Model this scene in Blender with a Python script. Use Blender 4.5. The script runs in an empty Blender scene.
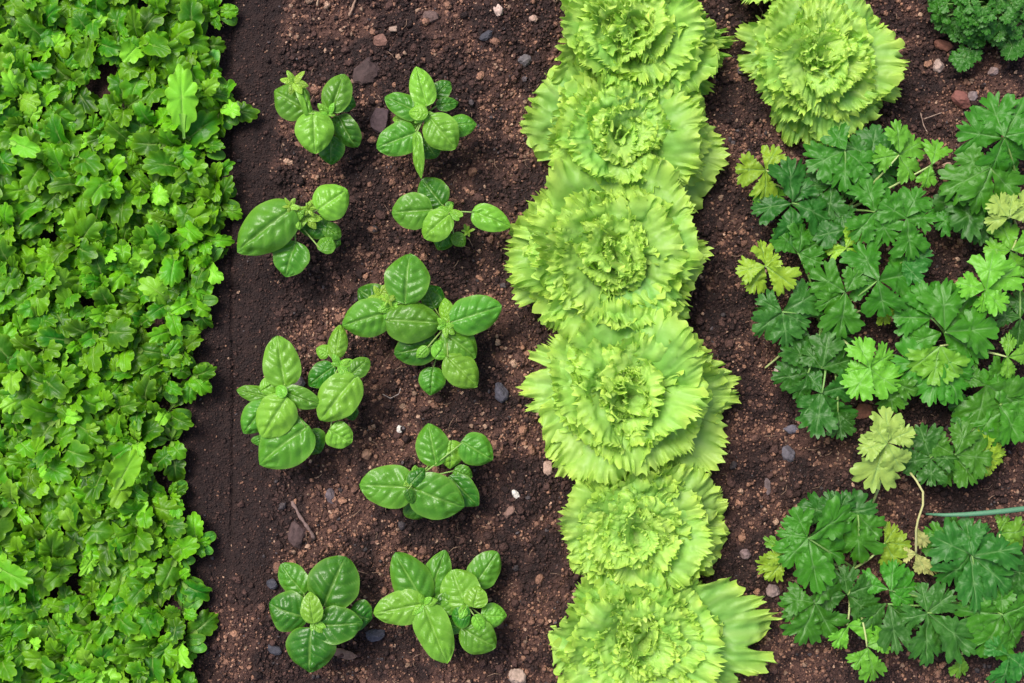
import bpy, math, random
import numpy as np
from mathutils import Vector, Matrix, Euler

R_ = math.radians
scene = bpy.context.scene
COL = scene.collection
# ------------------------------------------------------------------ camera, sky, sun, exposure
H = 1.5                     # camera height above the soil (m)
S = 0.0012                  # metres of soil per picture pixel
cam_d = bpy.data.cameras.new("camera")
cam = bpy.data.objects.new("camera", cam_d); COL.objects.link(cam)
cam.location = (0, 0, H); cam.rotation_euler = (0, 0, 0)
cam_d.sensor_width = 36; cam_d.lens = 36*H/(1024*S)
cam_d.clip_start = 0.05; cam_d.clip_end = 200
scene.camera = cam
world = bpy.data.worlds.new("World"); scene.world = world; world.use_nodes = True
wn = world.node_tree
SUN_EL, SUN_AZ = 58, 318    # elevation; azimuth clockwise from +Y (upper left of the picture)
sky = wn.nodes.new("ShaderNodeTexSky"); sky.sky_type = 'NISHITA'; sky.sun_disc = False
sky.sun_elevation = R_(SUN_EL); sky.sun_rotation = R_(SUN_AZ); sky.dust_density = 4.0; sky.air_density = 0.8; sky.ozone_density = 0.6
bg = wn.nodes["Background"]; wn.links.new(sky.outputs[0], bg.inputs[0]); bg.inputs[1].default_value = 0.12
sun_d = bpy.data.lights.new("sun", 'SUN'); sun_d.energy = 2.0; sun_d.angle = R_(26); sun_d.color = (1, .965, .91)
sun = bpy.data.objects.new("sun", sun_d); COL.objects.link(sun)
az = R_(SUN_AZ); el = R_(SUN_EL)
sdir = Vector((math.sin(az)*math.cos(el), math.cos(az)*math.cos(el), math.sin(el)))
sun.rotation_euler = sdir.to_track_quat('Z', 'Y').to_euler(); sun.location = sdir*3
vs = scene.view_settings
vs.view_transform = 'Standard'; vs.look = 'None'; vs.gamma = 1; vs.use_curve_mapping = False; vs.exposure = 0.58
scene.cycles.max_bounces = 5; scene.cycles.transmission_bounces = 3; scene.cycles.diffuse_bounces = 2

# ------------------------------------------------------------------ helpers
def P(px, py, z=0.0):
    """point at height z seen at a place of the photograph"""
    k = S*(H-z)/H
    return Vector(((px-512)*k, (341.5-py)*k, z))

def fast_mesh(name, V, F, mat, attrs=None, smooth=True):
    """V (n,3), F (m,k) arrays"""
    V = np.asarray(V, dtype=np.float32); F = np.asarray(F, dtype=np.int32)
    me = bpy.data.meshes.new(name)
    m, k = F.shape
    me.vertices.add(len(V)); me.vertices.foreach_set('co', V.ravel())
    me.loops.add(m*k); me.loops.foreach_set('vertex_index', F.ravel())
    me.polygons.add(m)
    me.polygons.foreach_set('loop_start', np.arange(0, m*k, k, dtype=np.int32))
    me.polygons.foreach_set('loop_total', np.full(m, k, dtype=np.int32))
    me.polygons.foreach_set('use_smooth', np.full(m, smooth, dtype=bool))
    me.update(calc_edges=True); me.validate()
    for an, arr in (attrs or {}).items():
        arr = np.asarray(arr, dtype=np.float32)
        if arr.ndim == 2:
            a = me.attributes.new(an, 'FLOAT_COLOR', 'POINT')
            a.data.foreach_set('color', np.hstack([arr, np.ones((len(arr), 1), np.float32)]).ravel())
        else:
            a = me.attributes.new(an, 'FLOAT', 'POINT'); a.data.foreach_set('value', arr.ravel())
    if mat: me.materials.append(mat)
    return me

def grid_faces(nu, nv, off=0):
    i = np.arange(nu-1)[:, None]; j = np.arange(nv-1)[None, :]
    a = (i*nv+j).ravel()+off
    return np.stack([a, a+nv, a+nv+1, a+1], 1)

class MB:
    """collects pieces that become ONE mesh"""
    def __init__(s): s.V = []; s.F = []; s.n = 0; s.A = {}
    def add(s, V, F, **attrs):
        V = np.asarray(V, float).reshape(-1, 3)
        s.V.append(V); s.F.append(np.asarray(F)+s.n); s.n += len(V)
        for k in ('vein', 'edge'):
            s.A.setdefault(k, []).append(np.asarray(attrs.get(k, np.zeros(len(V)))).ravel())
    def tube(s, pts, rad, sides=7, ridged=0.0):
        pts = [Vector(p) for p in pts]; n = len(pts)
        if not hasattr(rad, '__len__'): rad = [rad]*n
        V = []; up = Vector((0.31, 0.17, 0.93)); prev = None
        for i, p in enumerate(pts):
            t = (pts[min(i+1, n-1)]-pts[max(i-1, 0)])
            t = t.normalized() if t.length > 1e-9 else Vector((0, 0, 1))
            a = (prev - t*prev.dot(t)) if prev is not None else t.cross(up)
            if a.length < 1e-6: a = t.cross(Vector((1, 0, 0)))
            a.normalize(); prev = a; b = t.cross(a)
            for q in range(sides):
                th = 2*math.pi*q/sides; rr = rad[i]*(1+ridged*math.cos(th*3))
                V.append(p+a*math.cos(th)*rr+b*math.sin(th)*rr)
        F = []
        for i in range(n-1):
            for q in range(sides):
                q2 = (q+1) % sides
                F.append((i*sides+q, i*sides+q2, (i+1)*sides+q2, (i+1)*sides+q))
        V.append(pts[0]); V.append(pts[-1]); c0 = n*sides; c1 = c0+1
        for q in range(0, sides):
            q2 = (q+1) % sides
            F.append((c0, q2, q, q)); F.append((c1, (n-1)*sides+q, (n-1)*sides+q2, (n-1)*sides+q2))
        F = [f if f[2] != f[3] else f for f in F]
        s.add([tuple(v) for v in V], F)
    def mesh(s, name, mat):
        V = np.vstack(s.V); F = np.vstack(s.F)
        me = bpy.data.meshes.new(name)
        tri = F[:, 2] == F[:, 3]
        me.from_pydata(V.tolist(), [], F[~tri].tolist()+F[tri][:, :3].tolist())
        me.polygons.foreach_set('use_smooth', np.ones(len(me.polygons), bool))
        for k, L in s.A.items():
            a = me.attributes.new(k, 'FLOAT', 'POINT'); a.data.foreach_set('value', np.concatenate(L).astype(np.float32))
        me.materials.append(mat); me.update()
        return me

def obj(name, me, parent=None, world_mat=None, color=None):
    o = bpy.data.objects.new(name, me); COL.objects.link(o)
    if color is not None: o.color = (*color, 1)
    M = world_mat if world_mat is not None else Matrix.Identity(4)
    if parent is not None:
        o.parent = parent
        o.matrix_local = parent['_m'] @ M if False else Matrix.Translation(-parent.location) @ M
    else:
        o.matrix_world = M
    return o

def thing(name, label, cat, loc, group=None):
    o = bpy.data.objects.new(name, None); COL.objects.link(o)
    o.location = loc; o.empty_display_size = 0.01
    o['label'] = label; o['category'] = cat
    if group: o['group'] = group
    return o
def tag(o, label, cat, group=None):
    o['label'] = label; o['category'] = cat
    if group: o['group'] = group
    return o

def harm(v, k, rng, n=4, spread=.35):
    """irregular wave of mean frequency k over v"""
    out = 0
    for i in range(n):
        out = out + np.sin(v*k*(1+rng.uniform(-spread, spread))+rng.uniform(0, 6.283))
    return out/math.sqrt(n)

def bend(x, y, n, a0, a1, p=1.0):
    """roll a flat leaf (x along, y across, n off the surface) along a curved spine of start angle a0 and end angle a1"""
    t = np.linspace(0, 1.35, 200); a = a0+(a1-a0)*np.clip(t, 0, 1.35)**p
    dx = np.cos(a); dz = np.sin(a); dt = t[1]-t[0]
    sx = np.concatenate([[0], np.cumsum((dx[1:]+dx[:-1])/2*dt)]); sz = np.concatenate([[0], np.cumsum((dz[1:]+dz[:-1])/2*dt)])
    xx = np.clip(x, 0, 1.35); ax = np.interp(xx, t, a)
    X = np.interp(xx, t, sx)-n*np.sin(ax); Z = np.interp(xx, t, sz)+n*np.cos(ax)
    return X, y, Z

# value noise
_rn = np.random.default_rng(11); _G = _rn.random((256, 256))
def vn(x, y, sc, sd=0):
    x = np.asarray(x)/sc+sd*17.3; y = np.asarray(y)/sc+sd*9.7
    xi = np.floor(x).astype(int); yi = np.floor(y).astype(int); fx = x-xi; fy = y-yi
    fx = fx*fx*(3-2*fx); fy = fy*fy*(3-2*fy)
    g = lambda a, b: _G[a & 255, b & 255]
    return (g(xi, yi)*(1-fx)+g(xi+1, yi)*fx)*(1-fy)+(g(xi, yi+1)*(1-fx)+g(xi+1, yi+1)*fx)*fy

# ------------------------------------------------------------------ materials
def newmat(name):
    m = bpy.data.materials.new(name); m.use_nodes = True
    nt = m.node_tree; nt.nodes.clear(); return m, nt
def N(nt, t, **kw):
    n = nt.nodes.new(t)
    for k, v in kw.items(): setattr(n, k, v)
    return n
def mixc(nt, fac, a, b, mode='MIX'):
    n = N(nt, 'ShaderNodeMix', data_type='RGBA', blend_type=mode)
    for sock, v in ((0, fac), (6, a), (7, b)):
        if hasattr(v, 'links') or isinstance(v, bpy.types.NodeSocket): nt.links.new(v, n.inputs[sock])
        elif isinstance(v, (int, float)): n.inputs[sock].default_value = v
        else: n.inputs[sock].default_value = (*v, 1)
    return n.outputs[2]
def mth(nt, op, a, b=0.0, clamp=False):
    n = N(nt, 'ShaderNodeMath', operation=op, use_clamp=clamp)
    for i, v in ((0, a), (1, b)):
        if isinstance(v, bpy.types.NodeSocket): nt.links.new(v, n.inputs[i])
        else: n.inputs[i].default_value = v
    return n.outputs[0]

def leaf_mat(name, vein, vein_amt, edge, edge_amt, rough=.45, transl=.3, tcol=(.55, .85, .08), nscale=60, bump=.25, spec=.35, var=.22):
    m, nt = newmat(name)
    oi = N(nt, 'ShaderNodeObjectInfo')
    tc = N(nt, 'ShaderNodeTexCoord'); geo = N(nt, 'ShaderNodeNewGeometry')
    av = N(nt, 'ShaderNodeAttribute', attribute_name='vein'); ae = N(nt, 'ShaderNodeAttribute', attribute_name='edge')
    nz = N(nt, 'ShaderNodeTexNoise'); nz.inputs['Scale'].default_value = nscale; nz.inputs['Detail'].default_value = 3
    nt.links.new(geo.outputs['Position'], nz.inputs['Vector'])
    # per leaf brightness and per leaf noise
    hs = N(nt, 'ShaderNodeHueSaturation')
    nt.links.new(oi.outputs['Color'], hs.inputs['Color'])
    nt.links.new(mth(nt, 'ADD', mth(nt, 'MULTIPLY', oi.outputs['Random'], var), 1-var/2), hs.inputs['Value'])
    nt.links.new(mth(nt, 'ADD', mth(nt, 'MULTIPLY', oi.outputs['Random'], .02), .49), hs.inputs['Hue'])
    c = mixc(nt, mth(nt, 'MULTIPLY', mth(nt, 'SUBTRACT', nz.outputs[0], .35, True), 1.1, True), hs.outputs[0], (1.25, 1.12, .9), 'MULTIPLY')
    c = mixc(nt, mth(nt, 'MULTIPLY', ae.outputs['Fac'], edge_amt, True), c, edge)
    c = mixc(nt, mth(nt, 'MULTIPLY', av.outputs['Fac'], vein_amt, True), c, vein)
    # paler underside
    c = mixc(nt, mth(nt, 'MULTIPLY', geo.outputs['Backfacing'], .35), c, mixc(nt, .5, c, (.5, .62, .3)))
    pb = N(nt, 'ShaderNodeBsdfPrincipled'); nt.links.new(c, pb.inputs['Base Color'])
    pb.inputs['Roughness'].default_value = rough; pb.inputs['Specular IOR Level'].default_value = spec
    nb = N(nt, 'ShaderNodeTexNoise'); nb.inputs['Scale'].default_value = 330; nb.inputs['Detail'].default_value = 2
    nt.links.new(geo.outputs['Position'], nb.inputs['Vector'])
    bm = N(nt, 'ShaderNodeBump'); bm.inputs['Strength'].default_value = bump; bm.inputs['Distance'].default_value = .0012
    nt.links.new(mth(nt, 'SUBTRACT', nb.outputs[0], mth(nt, 'MULTIPLY', av.outputs['Fac'], .5)), bm.inputs['Height'])
    nt.links.new(bm.outputs[0], pb.inputs['Normal'])
    tr = N(nt, 'ShaderNodeBsdfTranslucent')
    nt.links.new(mixc(nt, .6, c, mixc(nt, 1.0, c, tcol, 'ADD')), tr.inputs['Color'])
    mx = N(nt, 'ShaderNodeMixShader'); mx.inputs[0].default_value = transl
    nt.links.new(pb.outputs[0], mx.inputs[1]); nt.links.new(tr.outputs[0], mx.inputs[2])
    out = N(nt, 'ShaderNodeOutputMaterial'); nt.links.new(mx.outputs[0], out.inputs[0])
    return m

M_SEED = leaf_mat('young_lettuce_leaf', (.42, .6, .16), .45, (.24, .50, .02), .45, rough=.36, transl=.12, tcol=(.10, .22, .0), nscale=70, var=.7, spec=.22)
M_FRILL = leaf_mat('frilly_lettuce_leaf', (.56, .76, .30), .6, (.66, .86, .13), .75, rough=.45, transl=.3, tcol=(.2, .25, .0), nscale=45, var=.16, bump=.35)
M_BASIL = leaf_mat('basil_leaf', (.32, .54, .12), .38, (.24, .46, .06), .45, rough=.30, transl=.18, tcol=(.08, .2, .0), nscale=50, spec=.4, bump=.35, var=.2)
M_PARS = leaf_mat('parsley_leaf', (.22, .42, .14), .55, (.1, .3, .05), .15, rough=.42, transl=.22, tcol=(.05, .14, .0), nscale=60, spec=.35, var=.3)
M_STEM = leaf_mat('green_stem', (.3, .5, .1), 0, (.3, .5, .1), 0, rough=.5, transl=.1, tcol=(.1, .2, .02))

def soil_material():
    m, nt = newmat('damp_garden_soil')
    geo = N(nt, 'ShaderNodeNewGeometry'); at = N(nt, 'ShaderNodeAttribute', attribute_name='tint')
    n1 = N(nt, 'ShaderNodeTexNoise'); n1.inputs['Scale'].default_value = 260; n1.inputs['Detail'].default_value = 5
    n2 = N(nt, 'ShaderNodeTexVoronoi'); n2.inputs['Scale'].default_value = 420
    for n in (n1, n2): nt.links.new(geo.outputs['Position'], n.inputs['Vector'])
    c = mixc(nt, 1.0, at.outputs['Color'], mixc(nt, mth(nt, 'MULTIPLY', n1.outputs[0], 1.0), (.45, .4, .42), (1.6, 1.55, 1.5)), 'MULTIPLY')
    c = mixc(nt, mth(nt, 'MULTIPLY', n2.outputs[0], .6, True), c, mixc(nt, 1.0, c, (.5, .5, .5), 'MULTIPLY'))
    pb = N(nt, 'ShaderNodeBsdfPrincipled'); nt.links.new(c, pb.inputs['Base Color'])
    pb.inputs['Roughness'].default_value = .82; pb.inputs['Specular IOR Level'].default_value = .3
    bm = N(nt, 'ShaderNodeBump'); bm.inputs['Strength'].default_value = .8; bm.inputs['Distance'].default_value = .002
    nt.links.new(mth(nt, 'ADD', n1.outputs[0], n2.outputs[0]), bm.inputs['Height']); nt.links.new(bm.outputs[0], pb.inputs['Normal'])
    out = N(nt, 'ShaderNodeOutputMaterial'); nt.links.new(pb.outputs[0], out.inputs[0])
    return m
M_SOIL = soil_material()
def stone_material(name, rough=.8, sc=240):
    m, nt = newmat(name)
    oi = N(nt, 'ShaderNodeObjectInfo'); geo = N(nt, 'ShaderNodeNewGeometry')
    n1 = N(nt, 'ShaderNodeTexNoise'); n1.inputs['Scale'].default_value = sc; n1.inputs['Detail'].default_value = 6
    nt.links.new(geo.outputs['Position'], n1.inputs['Vector'])
    c = mixc(nt, 1.0, oi.outputs['Color'], mixc(nt, n1.outputs[0], (.35, .33, .32), (1.6, 1.6, 1.6)), 'MULTIPLY')
    pb = N(nt, 'ShaderNodeBsdfPrincipled'); nt.links.new(c, pb.inputs['Base Color']); pb.inputs['Roughness'].default_value = rough
    bm = N(nt, 'ShaderNodeBump'); bm.inputs['Strength'].default_value = .6; bm.inputs['Distance'].default_value = .001
    nt.links.new(n1.outputs[0], bm.inputs['Height']); nt.links.new(bm.outputs[0], pb.inputs['Normal'])
    out = N(nt, 'ShaderNodeOutputMaterial'); nt.links.new(pb.outputs[0], out.inputs[0])
    return m
M_STONE = stone_material('stone'); M_TWIG = stone_material('dry_wood', .75, 300)

# ------------------------------------------------------------------ the ground
def sstep(a, b, x):
    t = np.clip((x-a)/(b-a), 0, 1); return t*t*(3-2*t)
def px_of(x): return x/S+512
def rough_mask(x, y):
    """0 on the smooth trodden strip beside the young lettuce, 1 on the crumbly beds"""
    px = px_of(x)
    e = 266+14*(vn(y, x*0, .05, 3)-.5)+14*sstep(.05, .4, y)
    return np.clip(sstep(0, 12, px-e)+sstep(-.27, -.36, y)*.8+sstep(185, 150, px)*.7, 0, 1)
def soil_h(x, y):
    px = px_of(x); m = rough_mask(x, y)
    h = .010*(vn(x, y, .11, 1)-.5)
    h = h+(.25+.75*m)*(.008*(vn(x, y, .032, 2)-.5)+.0055*(vn(x, y, .012, 4)-.5))
    h = h+(.3+.7*m)*(.0035*np.abs(vn(x, y, .005, 5)-.5)*2+.002*vn(x, y, .0028, 6))
    h = h-.007*(1-m)*sstep(190, 240, px)*sstep(-.36, -.2, y)
    e = 231+5*(vn(y, x*0, .12, 8)-.5)
    h = h-.005*np.exp(-((px-e)/1.6)**2)*(1-sstep(.1, .2, y)*.6)*sstep(-.3, -.2, y)+.003*sstep(-3, 3, px-e)*sstep(275, 255, px)
    h = h+.006*np.exp(-((px-715)/60)**2)
    return h
def soil_tint(x, y, rnd=None):
    m = rough_mask(x, y)
    a = vn(x, y, .05, 12)*.5+vn(x, y, .018, 13)*.5
    warm = np.clip((a-.44)*5, 0, 1)*m
    warm = np.clip(warm, 0, 1)
    dark = np.array([.019, .0115, .0115]); wm = np.array([.115, .060, .046])
    t = (warm*.75+.18*vn(x, y, .006, 14))[..., None]
    return dark*(1-t)+wm*t
def axis(lim, fine, step, out):
    a = np.arange(-fine, fine+step/2, step); b = []; d = step; v = fine
    while v < out:
        d *= 1.35; v += d; b.append(v)
    b = np.array(b); return np.concatenate([-b[::-1], a, b])
gx = axis(0, .72, .0017, 40); gy = axis(0, .52, .0017, 40)
GX, GY = np.meshgrid(gx, gy, indexing='ij')
GZ = soil_h(GX, GY)
far = np.maximum(np.abs(GX)-.75, np.abs(GY)-.55)
GZ = np.where(far > 0, GZ*np.clip(1-far*.3, .3, 1), GZ)
tint = soil_tint(GX, GY)
me = fast_mesh('ground', np.stack([GX, GY, GZ], -1).reshape(-1, 3), grid_faces(len(gx), len(gy)), M_SOIL, {'tint': tint.reshape(-1, 3)})
# grid_faces winding: make the normals look up
if me.polygons[0].normal.z < 0: me.flip_normals()
g = obj('ground', me); g['kind'] = 'structure'

# crumbs and fine grit: nobody could count them
rng = np.random.default_rng(5)
def ico(sub):
    t = (1+5**.5)/2
    V = np.array([(-1, t, 0), (1, t, 0), (-1, -t, 0), (1, -t, 0), (0, -1, t), (0, 1, t), (0, -1, -t), (0, 1, -t), (t, 0, -1), (t, 0, 1), (-t, 0, -1), (-t, 0, 1)], float)
    F = [(0, 11, 5), (0, 5, 1), (0, 1, 7), (0, 7, 10), (0, 10, 11), (1, 5, 9), (5, 11, 4), (11, 10, 2), (10, 7, 6), (7, 1, 8), (3, 9, 4), (3, 4, 2), (3, 2, 6), (3, 6, 8), (3, 8, 9), (4, 9, 5), (2, 4, 11), (6, 2, 10), (8, 6, 7), (9, 8, 1)]
    V /= np.linalg.norm(V[0]); V = V.tolist()
    for _ in range(sub):
        mid = {}; F2 = []
        def mp(a, b):
            k = (min(a, b), max(a, b))
            if k not in mid:
                p = (np.array(V[a])+np.array(V[b]))/2; V.append((p/np.linalg.norm(p)).tolist()); mid[k] = len(V)-1
            return mid[k]
        for a, b, c in F:
            ab, bc, ca = mp(a, b), mp(b, c), mp(c, a); F2 += [(a, ab, ca), (b, bc, ab), (c, ca, bc), (ab, bc, ca)]
        F = F2
    return np.array(V), np.array(F)
def rand_rot(n):
    q = rng.normal(size=(n, 4)); q /= np.linalg.norm(q, axis=1)[:, None]; w, x, y, z = q.T
    return np.stack([np.stack([1-2*(y*y+z*z), 2*(x*y-z*w), 2*(x*z+y*w)], -1), np.stack([2*(x*y+z*w), 1-2*(x*x+z*z), 2*(y*z-x*w)], -1), np.stack([2*(x*z-y*w), 2*(y*z+x*w), 1-2*(x*x+y*y)], -1)], 1)
CV, CF, CC = [], [], []; cnt = 0
def crumbs(n, rmin, rmax, sub, pw, jit, keep_smooth):
    global cnt
    x = rng.uniform(-.42, .68, n); y = rng.uniform(-.48, .48, n)
    m = rough_mask(x, y)
    dens = (keep_smooth+(1-keep_smooth)*m)*(.45+.9*vn(x, y, .03, 21))
    k = rng.random(n) < dens; x = x[k]; y = y[k]; m = m[k]; n = len(x)
    r = rmin+(rmax-rmin)*rng.random(n)**pw
    bv, bf = ico(sub)
    sc = r[:, None]*rng.uniform(.6, 1.25, (n, 3))
    V = bv[None]*(1+rng.uniform(-jit, jit, (n, len(bv), 1)))*sc[:, None, :]
    V = np.einsum('nij,nkj->nki', rand_rot(n), V); V[:, :, 2] *= .75
    V += np.stack([x, y, soil_h(x, y)+r*.25], -1)[:, None, :]
    warm = np.clip((vn(x, y, .05, 12)*.5+vn(x, y, .018, 13)*.5-.42)*4.5, 0, 1)*m
    c = rng.random(n)
    dark = np.array([.026, .0155, .015]); mid = np.array([.11, .060, .050]); org = np.array([.42, .23, .15]); tan = np.array([.36, .24, .17]); gry = np.array([.10, .085, .09])
    colr = dark+(mid-dark)*rng.random((n, 1))
    sel = c < .05+.6*warm; colr[sel] = (mid+(org-mid)*rng.random((sel.sum(), 1))**1.0)
    sel = rng.random(n) < .015+.06*warm; colr[sel] = tan*rng.uniform(.7, 1.7, (sel.sum(), 1))
    sel = rng.random(n) < .02; colr[sel] = gry*rng.uniform(.5, 1.3, (sel.sum(), 1))
    CV.append(V.reshape(-1, 3)); CF.append((bf[None]+(np.arange(n)*len(bv))[:, None, None]).reshape(-1, 3)+cnt)
    CC.append(np.repeat(colr, len(bv), axis=0)); cnt += n*len(bv)
crumbs(95000, .0006, .0017, 0, 1.0, .3, .5)
crumbs(46000, .0013, .0032, 0, 1.6, .42, .12)
crumbs(3800, .0026, .0056, 1, 2.2, .3, .03)
me = fast_mesh('soil_crumbs', np.vstack(CV), np.vstack(CF), M_SOIL, {'tint': np.vstack(CC)}, smooth=True)
o = obj('soil_crumbs', me); o['kind'] = 'stuff'; o['label'] = 'loose crumbs of dark and rusty brown soil between the rows'; o['category'] = 'soil'

# fine dry fibres
mb = MB(); rr = random.Random(4)
for i in range(260):
    x = rr.uniform(-.3, .6); y = rr.uniform(-.42, .42)
    if rough_mask(np.array([x]), np.array([y]))[0] < .5 and rr.random() < .8: continue
    a = rr.uniform(0, 6.28); L = rr.uniform(.004, .018); z = float(soil_h(np.array([x]), np.array([y]))[0])+.003
    d = Vector((math.cos(a), math.sin(a), 0)); s_ = Vector((-d.y, d.x, 0))*rr.uniform(-.2, .2)*L
    mb.tube([Vector((x, y, z)), Vector((x, y, z+.0012))+d*L*.5+s_, Vector((x, y, z))+d*L], rr.uniform(.00018, .0004), 4)
o = obj('plant_fibres', mb.mesh('plant_fibres', M_TWIG), None, None, (.34, .22, .15)); o['kind'] = 'stuff'; o['label'] = 'thin dry plant fibres lying on the soil'; o['category'] = 'fibres'

# ------------------------------------------------------------------ stones, clods, twigs that can be told apart
def stone(px, py, wpx, hpx, ang, col, name, label, cat, flat=.5, seed=0, rise=.2, group=None):
    rg = np.random.default_rng(seed*7+int(px)); bv, bf = ico(2)
    V = bv.copy()
    for _ in range(7):      # a few flat facets
        d = rg.normal(size=3); d /= np.linalg.norm(d); k = rg.uniform(.62, .85)
        t = V@d; V -= np.clip(t-k, 0, 9)[:, None]*d[None]
    V *= 1+.05*rg.normal(size=(len(V), 1))
    V *= np.array([wpx*S*.6, hpx*S*.6, min(wpx, hpx)*S*.6*flat*1.6])
    me = fast_mesh(name, V, bf, M_STONE if cat != 'twig' else M_TWIG, smooth=False)
    p = P(px, py, 0); z = float(soil_h(np.array([p.x]), np.array([p.y]))[0])
    M = Matrix.Translation((p.x, p.y, z+min(wpx, hpx)*S*.6*flat*rise+.001)) @ Euler((rg.uniform(-.2, .2), rg.uniform(-.2, .2), R_(ang))).to_matrix().to_4x4()
    o = obj(name, me, None, M, col); tag(o, label, cat, group)
BL = (.05, .05, .065); TN = (.42, .28, .22); RD = (.16, .065, .05); WH = (.7, .66, .6); DK = (.06, .034, .032); GR = (.13, .115, .12)
for a in [
 (499, 12, 9, 12, 25, (.62, .45, .38), 'pebble', 'wedge shaped pinkish pebble on bare soil left of the topmost frilly lettuce', 'pebble', .6),
 (533, 19, 8, 7, 0, TN, 'pebble', 'small tan pebble close to the left edge of the topmost frilly lettuce', 'pebble', .6),
 (487, 37, 14, 7, 30, BL, 'pebble', 'slate blue pebble above and right of the basil with a narrow hanging leaf', 'pebble', .5),
 (524, 60, 13, 11, 10, GR, 'pebble', 'grey brown flat stone beside the second frilly lettuce, upper left', 'pebble', .4),
 (382, 42, 14, 11, 10, (.20, .10, .075), 'soil_clod', 'rounded brown clod near the top edge between two basil plants', 'clod', .6),
 (395, 31, 9, 6, 0, (.36, .25, .19), 'pebble', 'beige flake of stone above the second basil from the left', 'pebble', .4),
 (430, 19, 16, 11, 0, (.13, .08, .07), 'soil_clod', 'flat grey brown clod at the top edge above the upper right basil', 'clod', .4),
 (366, 72, 26, 22, 35, DK, 'soil_clod', 'large flat dark clod between the two topmost basil plants', 'clod', .3),
 (382, 122, 18, 22, -20, (.075, .045, .05), 'soil_clod', 'dark purplish clod just left of the basil with a narrow hanging leaf', 'clod', .45),
 (473, 172, 9, 8, 20, (.26, .13, .08), 'soil_clod', 'small orange brown clod above the basil with a leaf on a long stalk', 'clod', .7),
 (272, 584, 11, 9, 0, BL, 'pebble', 'bluish pebble touching the upper left of the lowest left basil', 'pebble', .6),
 (274, 649, 14, 9, -30, BL, 'pebble', 'slate pebble below and left of the lowest left basil', 'pebble', .5),
 (375, 633, 17, 12, 10, (.06, .06, .085), 'pebble', 'dark blue pebble between the two lowest basil plants', 'pebble', .6),
 (343, 653, 24, 9, -10, (.20, .12, .09), 'bark_chip', 'long brown bark chip below the two lowest basil plants', 'bark chip', .3),
 (298, 533, 20, 24, 20, (.085, .05, .048), 'soil_clod', 'flat dark clod just left of the lying twig', 'clod', .35),
 (331, 495, 9, 14, 15, (.13, .10, .11), 'pebble', 'grey pebble right of the twig, nearer the middle basil', 'pebble', .5),
 (368, 454, 10, 9, 0, (.36, .20, .13), 'soil_clod', 'pale orange clod below the long leaning basil of the left row', 'clod', .7),
 (516, 493, 6, 10, 30, WH, 'pebble', 'white curved pebble chip left of the fifth frilly lettuce', 'pebble', .5),
 (548, 467, 10, 13, 5, TN, 'pebble', 'tan upright pebble between the fourth and fifth frilly lettuce', 'pebble', .5),
 (517, 676, 15, 16, 5, (.40, .29, .23), 'pebble', 'square beige stone at the bottom edge left of the lowest frilly lettuce', 'pebble', .5),
 (509, 511, 9, 12, -35, (.24, .14, .11), 'pebble', 'brown pebble just below the white pebble chip', 'pebble', .6),
 (501, 392, 13, 17, 15, (.075, .07, .09), 'pebble', 'blue grey stone left of the fourth frilly lettuce', 'pebble', .5),
 (400, 429, 6, 8, 0, WH, 'pebble', 'tiny white stone above the basil with two leaves held high', 'pebble', .6),
 (298, 383, 12, 17, 0, (.26, .20, .21), 'pebble', 'mauve grey pebble tucked behind the large basil beside the smooth strip', 'pebble', .6),
 (788, 454, 12, 17, 10, (.11, .10, .12), 'pebble', 'grey pebble on bare soil below the left parsley', 'pebble', .5),
 (791, 429, 14, 8, 0, (.12, .11, .14), 'pebble', 'flat grey pebble just under the lowest leaf of the left parsley', 'pebble', .5),
 (768, 487, 6, 18, 5, (.15, .11, .11), 'bark_chip', 'narrow grey bark sliver on bare soil above the bottom left parsley', 'bark chip', .5),
 (860, 411, 20, 13, 15, (.24, .09, .06), 'soil_clod', 'rust red clod above the pale yellow parsley leaf', 'clod', .5),
 (777, 370, 7, 6, 10, (.5, .4, .35), 'pebble', 'small whitish pebble beside the bare stalk left of the parsley', 'pebble', .7),
 (960, 101, 20, 14, -35, (.20, .075, .06), 'soil_clod', 'dark red clod left of the large right hand parsley leaf', 'clod', .5),
 (972, 96, 9, 11, 0, (.22, .17, .17), 'pebble', 'round grey pebble right of the dark red clod', 'pebble', .6),
 (946, 166, 9, 6, 0, (.52, .34, .24), 'pebble', 'pale tan pebble beside the small light green parsley leaflet', 'pebble', .6),
 (938, 66, 10, 12, 10, (.40, .29, .25), 'pebble', 'beige pebble below and left of the curly parsley', 'pebble', .6),
 (993, 72, 11, 8, 10, (.34, .24, .22), 'pebble', 'pinkish pebble below the curly parsley', 'pebble', .6),
 (944, 45, 17, 10, -20, (.22, .09, .06), 'soil_clod', 'rusty clod right under the left side of the curly parsley', 'clod', .5),
 (744, 553, 10, 9, 0, (.2, .14, .14), 'pebble', 'greyish pebble right of the lowest frilly lettuce, upper side', 'pebble', .6),
 (772, 590, 12, 13, 0, (.34, .24, .23), 'pebble', 'pinkish grey stone below the yellow leaflet of the bottom left parsley', 'pebble', .6),
]:
    stone(*a, seed=3)

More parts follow.
